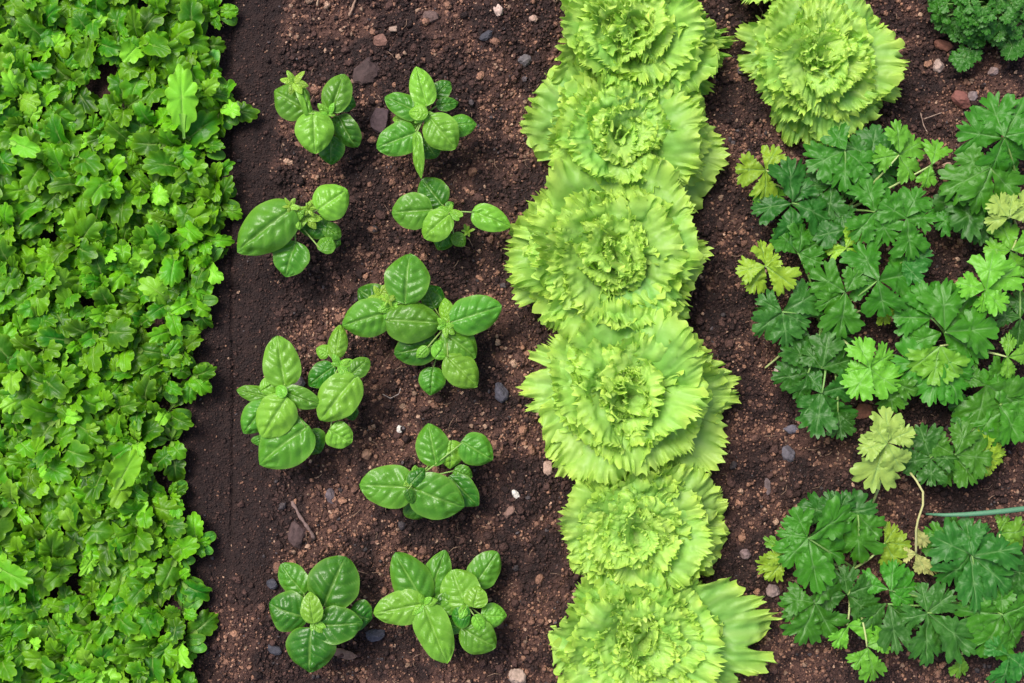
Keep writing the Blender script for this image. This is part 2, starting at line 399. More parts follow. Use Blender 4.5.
def twig(pts, rad, col, name, label, z=.004, cat='twig'):
    mb = MB(); W = []
    for i, (x, y) in enumerate(pts):
        p = P(x, y, 0); p.z = float(soil_h(np.array([p.x]), np.array([p.y]))[0])+z; W.append(p)
    Q = []
    for i in range(len(W)-1):
        for t in np.linspace(0, 1, 5)[:-1]: Q.append(W[i].lerp(W[i+1], t)+Vector((random.Random(i*9+int(t*4)).uniform(-1, 1)*rad*.25, 0, 0)))
    Q.append(W[-1]); n = len(Q)
    mb.tube(Q, [rad*(.8+.25*math.sin(i*1.9)+.1*(i % 2)) for i in range(n)], 7)
    tag(obj(name, mb.mesh(name, M_TWIG), None, None, col), label, cat)
twig([(293, 500), (302, 516), (310, 526), (316, 538)], .0024, (.20, .13, .115), 'twig', 'short bent grey brown twig lying on the soil between the basil rows')
twig([(358, -3), (354, 8), (350, 18)], .0018, (.32, .20, .14), 'twig', 'pale twig end at the top edge above the first two basil plants')
twig([(319, -4), (318, 7)], .0016, (.40, .27, .18), 'twig', 'stubby tan twig at the top edge nearest the young lettuce bed')
twig([(953, 37), (958, 39), (962, 39)], .0014, (.75, .70, .55), 'twig', 'tiny whitish twig piece at the foot of the curly parsley', .006)
twig([(920, 113), (923, 126), (926, 133)], .0006, (.4, .28, .22), 'straw', 'thin upright straw between the right lettuce and the light green parsley leaf', .006, 'straw')
twig([(922, 120), (931, 117), (939, 114)], .0006, (.4, .28, .22), 'straw', 'thin straw lying crosswise over the upright straw', .008, 'straw')
twig([(383, 394), (391, 398), (399, 394), (401, 388)], .0006, (.4, .33, .3), 'straw', 'curved pale root thread left of the basil with many broad leaves', .006, 'straw')

# ------------------------------------------------------------------ young lettuce bed (left)
def seed_leaf(seed, small=False, arc=None):
    rg = np.random.default_rng(100+seed); nr, nt = 9, 66
    r = (np.linspace(.0, 1, nr)**.85)[:, None]*np.ones((1, nt)); th = np.linspace(-math.pi, math.pi, nt)[None, :]*np.ones((nr, 1))
    cx = rg.uniform(.58, .68); a = 1-cx; b = rg.uniform(.24, .34)
    if small: b = .26
    k = rg.integers(8, 13)
    back = np.exp(-((np.abs(th)-math.pi)/.55)**2)        # towards the stalk the blade tapers into it
    ax = np.where(np.cos(th) < 0, a+.10, a)
    rho = 1/np.sqrt((np.cos(th)/ax)**2+(np.sin(th)/b)**2)
    lob = 0 if small else (np.abs(np.sin(k*th/2+rg.uniform(0, 3)))**.8-.6)*rg.uniform(.16, .30)+.05*harm(th, 5, rg, 3)*np.cos(th/2)**.5
    rho = rho*(1+lob*(1-back))
    x = cx+r*rho*np.cos(th); y = r*rho*np.sin(th)*(1-.25*back)
    wob = harm(th, k*.55, rg, 3); wob2 = harm(th, k*1.2, rg, 3)
    amp = .012 if small else 1
    n = amp*(.030*r**2*wob+.018*r**3.5*wob2)*(1-back)+.018*(vn(x+seed*3.1, y+7, .12, 31)-.5)*2*r
    n += rg.uniform(-.9, 1.0)*y**2-.02*np.exp(-(y/.03)**2)
    # stalk
    nu = 7; su = np.linspace(0, cx-a*.55, nu)[:, None]*np.ones((1, 5)); sv = np.linspace(-1, 1, 5)[None, :]*np.ones((nu, 1))
    sw = .030+.055*sstep(.12, .45, su); sy = sw*sv; sn = .35*sy**2/.05-.004
    a0 = R_(rg.uniform(66, 88)); a1 = R_(rg.uniform(-55, 12)); pp = rg.uniform(.9, 1.7)
    if arc: a0, a1, pp = R_(arc[0]), R_(arc[1]), 1.2
    X, Y, Z = bend(x, y, n, a0, a1, pp); X2, Y2, Z2 = bend(su, sy, sn, a0, a1, pp)
    vein = np.exp(-(y/.014)**2)*sstep(cx+a*.8, cx-.1, x); q = (x*11-np.abs(y)*7)
    vein = np.maximum(vein, .3*np.exp(-(np.abs(np.sin(q*math.pi))/.22)**2)*(1-r))
    edge = r**5
    V = np.vstack([np.stack([X, Y, Z], -1).reshape(-1, 3), np.stack([X2, Y2, Z2], -1).reshape(-1, 3)])
    F = np.vstack([grid_faces(nr, nt)[:, ::-1] if False else grid_faces(nr, nt), grid_faces(nu, 5, nr*nt)])
    return fast_mesh('leaf', V, F, M_SEED, {'vein': np.concatenate([vein.ravel(), np.full(nu*5, .8)]), 'edge': np.concatenate([edge.ravel(), np.zeros(nu*5)])})
SEED = [seed_leaf(i) for i in range(30)]; COTY = [seed_leaf(50+i, True) for i in range(4)]
rs = random.Random(21)
def bed_edge(py):
    pts = [(-40, 216), (60, 222), (130, 226), (240, 230), (300, 218), (360, 200), (430, 188), (480, 190), (540, 200), (600, 196), (730, 192)]
    for (a, b), (c, d) in zip(pts, pts[1:]):
        if a <= py <= c: return b+(d-b)*(py-a)/(c-a)
    return 192
spots = []
tries = 0
holes = [(118, 82, 17), (100, 108, 9), (150, 105, 9), (60, 588, 12), (212, 322, 12), (130, 70, 8), (182, 515, 10), (187, 460, 8)]
while tries < 60000 and len(spots) < 290:
    tries += 1
    px = rs.uniform(-22, 236); py = rs.uniform(-22, 705)
    e = bed_edge(py)-11+7*math.sin(py*.071+1)+4*math.sin(py*.19)
    if px > e: continue
    if any((px-a)**2+(py-b)**2 < (c+11)**2 for a, b, c in holes): continue
    dmin = 21.4
    if any((px-a)**2+(py-b)**2 < dmin**2 for a, b in spots): continue
    spots.append((px, py))
def leaf_matrix(p, yaw, pitch, roll, L, W, T=None):
    return Matrix.Translation(p) @ Euler((roll, -pitch, yaw), 'XYZ').to_matrix().to_4x4() @ Matrix.Diagonal((L, W, T or L, 1))
def seed_plant(px, py, edge, big=False):
    p = P(px, py, 0); z = float(soil_h(np.array([p.x]), np.array([p.y]))[0])
    lab = 'young green lettuce seedling with lobed leaves at the ragged right edge of the dense bed' if edge else 'young green lettuce seedling with lobed leaves packed inside the dense left bed'
    grp = 'lettuce seedlings along the edge of the dense bed' if edge else 'lettuce seedlings inside the dense bed'
    t = thing('lettuce_seedling', lab, 'lettuce seedling', (p.x, p.y, z), grp)
    n = rs.randint(5, 6); a0 = rs.uniform(0, 6.28); vig = rs.uniform(.82, 1.15)
    hue = rs.random()
    for i in range(n):
        yaw = a0+i*2.4+rs.uniform(-.3, .3); inner = i/n
        L = rs.uniform(.046, .070)*vig*(1.0-.36*inner)*(1.0 if not edge else .86)
        W = L*rs.uniform(.62, .86)
        pitch = R_(-14+34*inner+rs.uniform(-12, 16))
        if edge and math.cos(yaw) > .2: pitch -= R_(10)
        me = rs.choice(SEED)
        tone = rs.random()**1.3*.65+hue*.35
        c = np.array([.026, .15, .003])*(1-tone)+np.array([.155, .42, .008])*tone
        if inner < .35: c = c*np.array([.50, .66, .9])  # lowest leaves coloured darker, painting in the shade deep in the bed
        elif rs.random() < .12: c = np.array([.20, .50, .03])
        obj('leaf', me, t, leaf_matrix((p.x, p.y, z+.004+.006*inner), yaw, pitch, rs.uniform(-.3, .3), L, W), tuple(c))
    for i in range(2 if edge or rs.random() < .3 else 0):
        yaw = rs.uniform(-1.5, 1.5) if edge else rs.uniform(0, 6.28); L = rs.uniform(.028, .04)
        obj('leaf', rs.choice(COTY), t, leaf_matrix((p.x, p.y, z+.003), yaw, R_(-20), 0, L, L*.8), (.07, .26, .03))
    return t
for px, py in spots: seed_plant(px, py, px > bed_edge(py)-32)
# the broad pale leaf that stands out near the top of the bed and two more
def lone(px, py, tx, ty, w, z0, z1, label, col, mesh):
    b = P(px, py, z0); tt = P(tx, ty, z1); g0 = P(px, py, 0)
    t = thing('lettuce_seedling', label, 'lettuce seedling', (g0.x, g0.y, 0))
    return t, b, tt
def flat_leaf_mesh(name, kind, seed, mat, nu=34, nv=25):
    rg = np.random.default_rng(900+seed)
    u = np.linspace(0, 1, nu)[:, None]*np.ones((1, nv)); v = np.linspace(-1, 1, nv)[None, :]*np.ones((nu, 1))
    if kind == 'basil':
        pk = rg.uniform(.70, .86)
        w = .5*np.sin(math.pi*np.clip(u, 0, 1)**pk)**rg.uniform(.46, .60)
        w = w*(1-rg.uniform(.10, .28)*sstep(.80, 1, u))*(1+.018*harm(u*1.0, 16, rg, 3))
        cup = rg.uniform(-.34, .22); arch = rg.uniform(.14, .30)
        nl = rg.uniform(4.6, 5.8)
        q = u*nl-np.abs(v)**1.3*1.35+rg.uniform(0, 1)+np.where(v > 0, .22, 0)
        pk_ = np.abs(np.sin(q*math.pi))**.7
        blot = vn(u*1+seed, v*.5+seed*2, .16, 40)-.5
        n = cup*(v**2)*.5*np.sin(math.pi*u)**.5+.042*pk_*(1-np.abs(v)**3)*sstep(0, .15, np.abs(v))*sstep(0, .15, u)*sstep(1, .85, u)
        n += .08*blot*(1-np.abs(v)**4)*sstep(0, .2, u)*sstep(1, .8, u)
        n += -.028*np.exp(-(v/.08)**2)*sstep(1, .7, u)+.028*np.abs(v)**3*harm(u+v*.2, 9, rg, 3)
        n += arch*np.sin(math.pi*np.clip(u, 0, 1)**rg.uniform(.7, 1.3))*.5
        n += rg.uniform(-.06, .06)*v*np.sin(3*u)
        mid = np.exp(-(v*w/.014)**2)*sstep(1, .8, u); lat = np.exp(-(np.abs(np.sin(q*math.pi))/.16)**2)*.5*sstep(1, .75, np.abs(v))*sstep(.04, .1, u)
        vein = np.maximum(mid, lat); edge = np.abs(v)**8
        x = u; y = w*v
    else:   # long lobed lettuce leaf, flat
        w = .04+.36*sstep(.05, .55, u); w = np.where(u > .7, w*np.sqrt(np.clip(1-((u-.7)/.31)**2, 0, 1))**.6, w)
        w = w*(1+.16*np.abs(v)*np.maximum(-.3, np.sin(u*34+np.where(v > 0, 1, 0)))*sstep(.2, .4, u))
        x = u; y = w*v
        n = .02*np.abs(v)*harm(u+.2*v, 22, rg, 3)+.08*v**2+.05*np.sin(math.pi*u)
        vein = np.maximum(np.exp(-(y/.022)**2), .5*np.exp(-(np.abs(np.sin((u*8-np.abs(v)*1.6)*math.pi))/.2)**2)*(1-np.abs(v))); edge = np.abs(v)**4
    return fast_mesh(name, np.stack([x, y, n], -1).reshape(-1, 3), grid_faces(nu, nv), mat, {'vein': vein.ravel(), 'edge': edge.ravel()})
def span_matrix(b, t, W, roll=0.0):
    """x axis runs from b to t; width W across, kept level apart from a roll"""
    d = t-b; L = d.length; x = d.normalized(); y = Vector((0, 0, 1)).cross(x).normalized(); z = x.cross(y)
    M = Matrix((x, y, z)).transposed().to_4x4() @ Matrix.Rotation(roll, 4, 'X') @ Matrix.Diagonal((L, W, (L+W)/2, 1))
    return Matrix.Translation(b) @ M
BIGL = seed_leaf(71, arc=(14, -20)); BIGL2 = seed_leaf(74, arc=(18, -30))
for (bx, by, tx, ty, w, col, lab, ms) in [
    (184, 138, 181, 66, 30, (.19, .47, .03), 'lettuce seedling with one broad pale leaf pointing up, near the top of the dense bed', BIGL),
    (112, 498, 136, 452, 26, (.16, .44, .02), 'lettuce seedling with a broad shiny pale leaf, lower middle of the dense bed', BIGL2),
    (-10, 562, 30, 584, 24, (.10, .34, .012), 'lettuce seedling with a broad leaf reaching in from the left photo edge', BIGL),
    (2, 138, 38, 152, 20, (.13, .38, .02), 'lettuce seedling with a glossy leaf at the left photo edge, upper part of the bed', BIGL2)]:
    g0 = P(bx, by, 0); t = thing('lettuce_seedling', lab, 'lettuce seedling', (g0.x, g0.y, 0))
    b = P(bx, by, .035); e = P(tx, ty, .068)
    obj('leaf', ms, t, span_matrix(b, e, w*S*1.5, .12), col)
    mb = MB(); mb.tube([g0, g0.lerp(b, .5)+Vector((.002, 0, 0)), b], .0015, 6); obj('stem', mb.mesh('stem', M_STEM), t, None, (.3, .5, .15))
    for i in range(5):
        yaw = i*2.4; L = rs.uniform(.035, .05)
        obj('leaf', rs.choice(SEED), t, leaf_matrix((g0.x, g0.y, .004), yaw, -.2, 0, L, L), (.10, .34, .02))

# ------------------------------------------------------------------ basil
BAS = [flat_leaf_mesh('leaf', 'basil', i, M_BASIL) for i in range(8)]
rb = random.Random(8)
BT = {0: (.085, .27, .020), 1: (.17, .42, .035), 2: (.036, .165, .010), 3: (.38, .52, .05)}
def basil(c, label, leaves, Z, sprout=True, stems=None):
    ox, oy, sc = Z; f = lambda x, y: (ox+x/sc, oy+y/sc)
    cx, cy = f(*c); zc = .062
    g0 = P(cx, cy, 0); g0.z = float(soil_h(np.array([g0.x]), np.array([g0.y]))[0])
    t = thing('basil_plant', label, 'basil plant', g0, 'basil plants in two loose rows')
    top = P(cx, cy, zc); mb = MB()
    def path(a, b, sag=0):
        return [a.lerp(b, s)+Vector((0, 0, sag*math.sin(math.pi*s))) for s in np.linspace(0, 1, 6)]
    mb.tube(path(g0-Vector((0, 0, .004)), top), [.0019, .0018, .0017, .0016, .0015, .0012], 8)
    order = 0
    for L in leaves:
        bx, by, tx, ty, w = L[:5]; z = L[5] if len(L) > 5 else 66; tone = L[6] if len(L) > 6 else 0; roll = L[7] if len(L) > 7 else 0
        z = z/1000.+.0012*(order % 3); order += 1
        b = P(*f(bx, by), z); e = P(*f(tx, ty), z-.006+rb.uniform(-.003, .004))
        d = (e-b); b = b-d*.02; wm = w/sc*S*(H-z)/H*1.02
        col = np.array(BT[tone])*rb.uniform(.88, 1.14)
        if tone == 3:       # a tuft of tiny new leaves
            for i in range(6):
                an = i*1.05+rb.uniform(-.3, .3); l = max(d.length, .009)*rb.uniform(.45, .7); c0 = b.lerp(e, .5)
                e2 = c0+Vector((math.cos(an)*l, math.sin(an)*l, rb.uniform(-.002, .006)))
                obj('leaf', BAS[rb.randrange(8)], t, span_matrix(c0, e2, l*.55, rb.uniform(-.8, .8)), tuple(np.array((.24, .44, .04))*rb.uniform(.8, 1.2)))
            continue
        o = obj('leaf', BAS[rb.randrange(8)], t, span_matrix(b, e, wm/.93, R_(roll)+rb.uniform(-.12, .12)), tuple(col))
        # petiole
        j = g0.lerp(top, min(1.0, max(.35, (z-.012)/zc)))
        mb.tube(path(j, b+d*.06, .003), [.0011, .001, .001, .0009, .0009, .0008], 6)
    if sprout:
        for i in range(8):
            a = rb.uniform(0, 6.28); l = rb.uniform(6, 15)*S
            e = top+Vector((math.cos(a)*l, math.sin(a)*l, rb.uniform(.004, .010)))
            obj('leaf', BAS[i % 8], t, span_matrix(top+Vector((0, 0, .004)), e, l*.6, rb.uniform(-.5, .5)), tuple(np.array(BT[1])*rb.uniform(.9, 1.3)))
    obj('stem', mb.mesh('stem', M_STEM), t, None, (.26, .42, .10))
Z1 = (230, 50, 3.414); Z2 = (230, 230, 2.731); Z3 = (230, 400, 2.414)
basil((338, 222), 'basil with a crumpled yellowish leaf tip, topmost plant of the left basil row', [
    (345, 165, 430, 190, 75, 45, 2), (345, 295, 345, 392, 88, 44, 2), (372, 225, 435, 332, 92, 50, 2, 25), (262, 205, 150, 140, 118, 58, 0),
    (345, 212, 392, 82, 92, 64, 0), (285, 212, 292, 355, 122, 70, 1), (268, 222, 222, 96, 50, 74, 1, 50), (245, 130, 190, 92, 34, 80, 3, 30), (345, 240, 400, 272, 40, 50, 0)], Z1)
basil((668, 222), 'basil with a narrow leaf hanging down, topmost plant of the right basil row', [
    (660, 300, 705, 368, 86, 42, 2), (700, 160, 752, 108, 62, 48, 2), (745, 262, 842, 252, 74, 50, 0), (705, 190, 780, 180, 46, 56, 2),
    (648, 245, 555, 235, 60, 50, 1), (660, 205, 545, 175, 74, 58, 1), (635, 282, 500, 335, 106, 62, 0), (650, 215, 528, 160, 80, 64, 0), (680, 228, 770, 338, 112, 66, 1),
    (672, 190, 636, 56, 82, 72, 1), (636, 280, 652, 440, 44, 70, 1, 35), (675, 215, 610, 215, 50, 74, 1)], Z1)
basil((752, 552), 'basil with one leaf alone on a long stalk to its right', [
    (745, 620, 708, 682, 66, 40, 2), (762, 628, 802, 668, 46, 44, 0), (725, 530, 655, 440, 100, 50, 2), (828, 552, 958, 604, 84, 60, 1),
    (690, 545, 552, 556, 116, 64, 0), (748, 562, 662, 642, 100, 70, 1), (738, 536, 764, 522, 26, 64, 0), (795, 620, 828, 618, 34, 46, 3)], Z1)
basil((225, 580), 'basil whose largest wrinkled leaf leans left over the smooth strip', [
    (330, 560, 300, 635, 40, 40, 0), (325, 640, 378, 665, 60, 40, 2), (320, 600, 378, 640, 52, 44, 0), (345, 612, 232, 606, 66, 46, 2), (290, 535, 230, 600, 40, 60, 3, 20),
    (148*1.25+40, 655, 145+45, 775, 118, 52, 0), (298, 548, 402, 478, 118, 66, 1), (212, 540, 24, 690, 150, 72, 0), (225, 545, 185, 520, 30, 74, 3, 20), (250, 560, 290, 530, 34, 70, 3), (315, 690, 345, 640, 60, 52, 0)], Z1)
basil((442, 208), 'basil of four broad glossy leaves crossing in the middle of the bed', [
    (430, 215, 350, 160, 84, 50, 2), (535, 205, 572, 155, 70, 40, 2), (418, 150, 400, 210, 30, 54, 3, 20), (438, 222, 306, 262, 98, 64, 0), (478, 200, 492, 64, 114, 70, 0), (428, 246, 580, 256, 108, 70, 0), (440, 205, 425, 180, 22, 76, 3)], Z2)
basil((590, 262), 'basil with a pointed glossy leaf to the right, pressed against the broad leaved one', [
    (555, 375, 548, 452, 68, 42, 0), (560, 215, 538, 165, 50, 44, 2), (596, 250, 585, 185, 40, 58, 1), (570, 310, 448, 338, 84, 52, 2), (582, 278, 672, 348, 84, 56, 0), (604, 252, 742, 206, 96, 66, 0),
    (592, 345, 676, 428, 84, 62, 1), (560, 350, 590, 300, 50, 60, 1, 20), (540, 320, 510, 350, 30, 62, 1)], Z2)
basil((150, 448), 'large bushy basil beside the smooth strip in the left basil row', [
    (205, 555, 245, 610, 80, 44, 2), (80, 560, 90, 590, 50, 42, 0), (85, 440, 145, 405, 50, 54, 1), (112, 458, 18, 436, 44, 54, 0), (100, 475, 36, 555, 74, 56, 0), (212, 535, 80, 640, 128, 62, 0),
    (150, 425, 128, 288, 94, 66, 1), (145, 442, 252, 478, 56, 70, 0), (155, 458, 88, 566, 100, 74, 1), (150, 455, 130, 425, 30, 80, 1)], Z2)
basil((300, 370), 'long leaning basil with one leaf on a thin stalk below it', [
    (322, 478, 338, 520, 40, 40, 2), (270, 340, 236, 322, 38, 52, 1), (284, 372, 215, 425, 64, 50, 2), (288, 348, 302, 258, 50, 60, 1), (272, 545, 332, 582, 72, 56, 1), (328, 398, 380, 352, 50, 64, 0),
    (345, 398, 246, 520, 104, 68, 1), (250, 470, 260, 440, 30, 60, 1)], Z2)
basil((450, 190), 'basil with two high leaves and two broad glossy ones, left of the fifth lettuce', [
    (440, 235, 478, 282, 80, 44, 2), (530, 185, 600, 255, 62, 48, 2), (540, 170, 585, 185, 40, 48, 0), (498, 158, 478, 56, 76, 62, 0), (560, 100, 634, 145, 74, 64, 0), (535, 98, 532, 166, 58, 56, 1),
    (440, 212, 312, 204, 96, 66, 0), (440, 214, 566, 258, 104, 70, 0), (434, 205, 470, 165, 40, 72, 2), (430, 215, 440, 250, 26, 80, 2)], Z3)
basil((200, 535), 'dark glossy basil with five broad leaves, lowest plant of the left basil row', [
    (290, 510, 342, 530, 76, 44, 2), (180, 468, 122, 396, 66, 50, 0), (228, 496, 280, 378, 116, 56, 2), (188, 525, 94, 490, 94, 62, 2), (210, 545, 322, 538, 84, 64, 2), (196, 552, 192, 658, 112, 66, 2),
    (202, 538, 192, 462, 50, 76, 1)], Z3)
basil((468, 490), 'basil with four long matte leaves forming a cross, bottom of the right basil row', [
    (480, 478, 520, 362, 68, 50, 0), (470, 490, 398, 368, 88, 60, 0), (466, 492, 346, 514, 78, 64, 1), (470, 500, 524, 636, 82, 68, 1), (500, 490, 545, 480, 40, 60, 2)], Z3)
basil((572, 492), 'crowded basil at the lower right of the basil bed, touching a cross shaped one', [
    (588, 450, 645, 366, 70, 46, 0), (560, 545, 515, 545, 40, 44, 0), (606, 520, 668, 522, 56, 54, 1), (560, 550, 642, 596, 80, 60, 0), (555, 500, 505, 470, 60, 60, 0), (580, 520, 535, 520, 56, 64, 2),
    (572, 500, 535, 410, 92, 66, 1), (588, 500, 600, 448, 54, 70, 1), (590, 520, 615, 560, 30, 66, 1)], Z3)

# ------------------------------------------------------------------ frilly lettuce heads
def frill_mesh(seed, a0, a1, Phi, ruf=1.0, nu=34, nv=280, cup=0.0, notch=None):
    rg = np.random.default_rng(300+seed)
    uu = np.linspace(.03, 1, nu)**.7; u = uu[:, None]*np.ones((1, nv)); v = np.linspace(-1, 1, nv)[None, :]*np.ones((nu, 1))
    phi = v*Phi
    vv = np.linspace(-1, 1, nv)[None, :]
    k3 = rg.uniform(40, 50); wav = vv+.08*harm(vv, 6, rg, 3)
    tooth = (np.abs(((wav*k3/2) % 1)-.5)*2)**1.1*np.clip(.55+.45*harm(vv, 9, rg, 3), .1, 1.4)
    Rv = 1-.30*np.abs(vv)**2.4+.025*harm(vv, 4, rg, 3)+.016*harm(vv, 14, rg, 3)
    nd = rg.uniform(.0, .03, 6) if notch is None else rg.uniform(notch*.5, notch, 7)
    for q_, dq in zip(np.linspace(-.85, .85, len(nd))+rg.uniform(-.12, .12, len(nd)), nd):
        Rv = Rv-dq*np.exp(-((vv-q_)/(.030 if notch is None else .045))**2)
    r = u*(Rv if notch is None else 1+(Rv-1)*u**3)+(u**16)*(.070*tooth-.02)
    x = r*np.cos(phi*.95); y = r*np.sin(phi)*(.86 if Phi > 1 else 1.02)
    w1 = harm(vv+.0*u, 4.0, rg, 3); w2 = harm(vv+u*.12, 24, rg, 5); w3 = harm(vv-u*.1, 56, rg, 5); w2b = harm(vv+u*.12, 24, rg, 5); w3b = harm(vv, 56, rg, 5)
    n = ruf*(.055*u**2*w1+.032*u**6*w2+.040*u**13*w3)
    bl = (vn(x+seed*1.7, y+3, .2, 50)-.5)*.06+(vn(x+seed, y+9, .09, 51)-.5)*.04+(vn(x+seed, y+4, .05, 52)-.5)*.018
    n += bl*sstep(.1, .5, u)*(.6+.4*ruf)
    n += .05*ruf*harm(vv, 7, rg, 3)*np.clip((u-.72)/.28, 0, 1)**2
    n += cup*(v**2)*u**1.5
    tg = ruf*(.018*u**8*w2b+.022*u**13*w3b)
    x = x-np.sin(phi)*tg-ruf*.010*u**10*np.abs(w2)-ruf*.028*u**16*np.abs(w3); y = y+np.cos(phi)*tg*.8
    x = np.maximum(x, 0)
    X, Y, Z = bend(x, y, n, R_(a0), R_(a1), 1.2)
    rib = np.exp(-(y/(.05*(1-.75*u)+.006))**2)*(1-.7*u)
    radial = np.abs(np.sin(v*9+1.5*np.sin(u*3))); rad = .65*np.exp(-(radial/.22)**2)*(1-.55*u)*u
    vein = np.clip(np.maximum(rib, rad)*.8+.25*(1-u)**1.2, 0, 1)
    edge = np.clip(u**7*.8+.25*w2*u**5, 0, 1)
    return fast_mesh('leaf', np.stack([X, Y, Z], -1).reshape(-1, 3), grid_faces(nu, nv), M_FRILL, {'vein': vein.ravel(), 'edge': edge.ravel()})
F_OUT = [frill_mesh(i, 38, -20, .86, 1.15, cup=.10) for i in range(8)]
F_BIG = [frill_mesh(90+i, 26, -16, 1.0, .8, notch=.16) for i in range(3)]
F_MID = [frill_mesh(20+i, 56+3*(i % 3), -20+9*(i % 4), 0.92, 1.35, cup=.12) for i in range(8)]
F_IN = [frill_mesh(40+i, 76, 10+8*(i % 3), 1.2, 1.8, nu=30, nv=240, cup=.22) for i in range(6)]
F_CORE = [frill_mesh(60+i, 84, 78, 1.25, 1.5, nu=26, nv=190, cup=.45) for i in range(5)]
rl = random.Random(33)
def lettuce(px, py, rad, label, extra=(), loose=False, seed=0):
    rl.seed(seed+50); g0 = P(px, py, 0)
    hs_ = .075
    c = P(px, py, hs_*.4); c.z = 0
    z0 = float(soil_h(np.array([c.x]), np.array([c.y]))[0])
    t = thing('frilly_lettuce', label, 'lettuce', (c.x, c.y, z0), 'frilly pale green lettuce heads')
    Rm = rad*S*1.04
    def put(ms, yaw, L, W, z, pitch, off=.0, tone=None, roll=None):
        tone = rl.random() if tone is None else tone
        col = np.array([.20, .50, .085])*(1-tone)+np.array([.43, .72, .15])*tone
        p = (c.x+math.cos(yaw)*off, c.y+math.sin(yaw)*off, z0+z)
        obj('leaf', ms, t, leaf_matrix(p, yaw, pitch, rl.uniform(-.15, .15) if roll is None else roll, L, W), tuple(col))
    a = rl.uniform(0, 6.28); Nn = 44 if not loose else 34; ph = rl.uniform(0, 6.28)
    for i in range(Nn):         # leaves follow one spiral from the outer skirt to the heart
        q = i/(Nn-1); yaw = a+i*2.39996+rl.uniform(-.22, .22)
        fam = F_OUT if q < .30 else F_MID if q < .56 else F_IN if q < .80 else F_CORE
        Lk = 1.10-.80*q**.95; base = {id(F_OUT): 6+22*q/.3, id(F_MID): -8+30*(q-.3), id(F_IN): -10+50*(q-.56), id(F_CORE): -24+30*(q-.8)}[id(fam)]
        L = Rm*Lk*rl.uniform(.86, 1.10)*(1+.06*math.cos(yaw-ph)); W = Rm*(.12+(.98 if q < .3 else .82)*Lk)*rl.uniform(.80, 1.2)*(.92 if loose else 1)
        put(rl.choice(fam), yaw, L, W, .010+.036*min(1, q*1.3)+rl.uniform(-.006, .006), R_(base+rl.uniform(-13, 13)), .003 if q < .4 else rl.uniform(-.006, .012), min(1, max(0, .15+1.1*q+rl.uniform(-.3, .3))), rl.uniform(-.34, .34)*(1 if q < .4 else 1.8))
    for (deg, L, W, tone, z, pit) in extra:
        put(rl.choice(F_BIG), R_(deg), L*S, W*S, z, R_(pit), .0, tone, 0)
lettuce(632, 38, 86, 'frilly lettuce head at the top edge, first of the middle row', [(-8, 98, 62, -.3, .012, 2), (-38, 96, 60, -.1, .014, 2), (-3, 105, 40, -.4, .006, 0)], seed=1)
lettuce(618, 142, 86, 'frilly lettuce head with a broad smooth right leaf, second in the middle row', [(-12, 94, 88, .9, .036, -6)], seed=2)
lettuce(612, 260, 96, 'frilly lettuce head with a tightly curled heart, third in the middle row', [(178, 104, 84, .6, .026, -4), (205, 104, 80, .4, .018, 0)], seed=13)
lettuce(626, 392, 96, 'frilly lettuce head with a jagged leaf reaching right, fourth in the middle row', [(2, 116, 60, .6, .030, -4), (-115, 108, 90, .8, .03, -6), (172, 106, 84, .6, .024, -3)], seed=4)
lettuce(632, 528, 80, 'frilly lettuce head with bare soil on both sides, fifth in the middle row', [(12, 94, 76, .4, .020, -2)], seed=5)
lettuce(638, 636, 86, 'lowest frilly lettuce head with one big flat green leaf spreading right', [(4, 138, 92, .0, .022, 0), (55, 60, 50, -.5, .006, 0)], seed=6)
lettuce(816, 62, 76, 'open frilly lettuce head standing alone at the upper right above the parsley', [(-20, 88, 52, .3, .02, -2), (-75, 84, 70, -.2, .008, 0), (-100, 88, 60, -.2, .008, 0), (160, 84, 60, .1, .01, 0)], loose=True, seed=7)
lettuce(778, -52, 66, 'frilly lettuce mostly cut off by the top edge, above the lone lettuce head', [], seed=8)

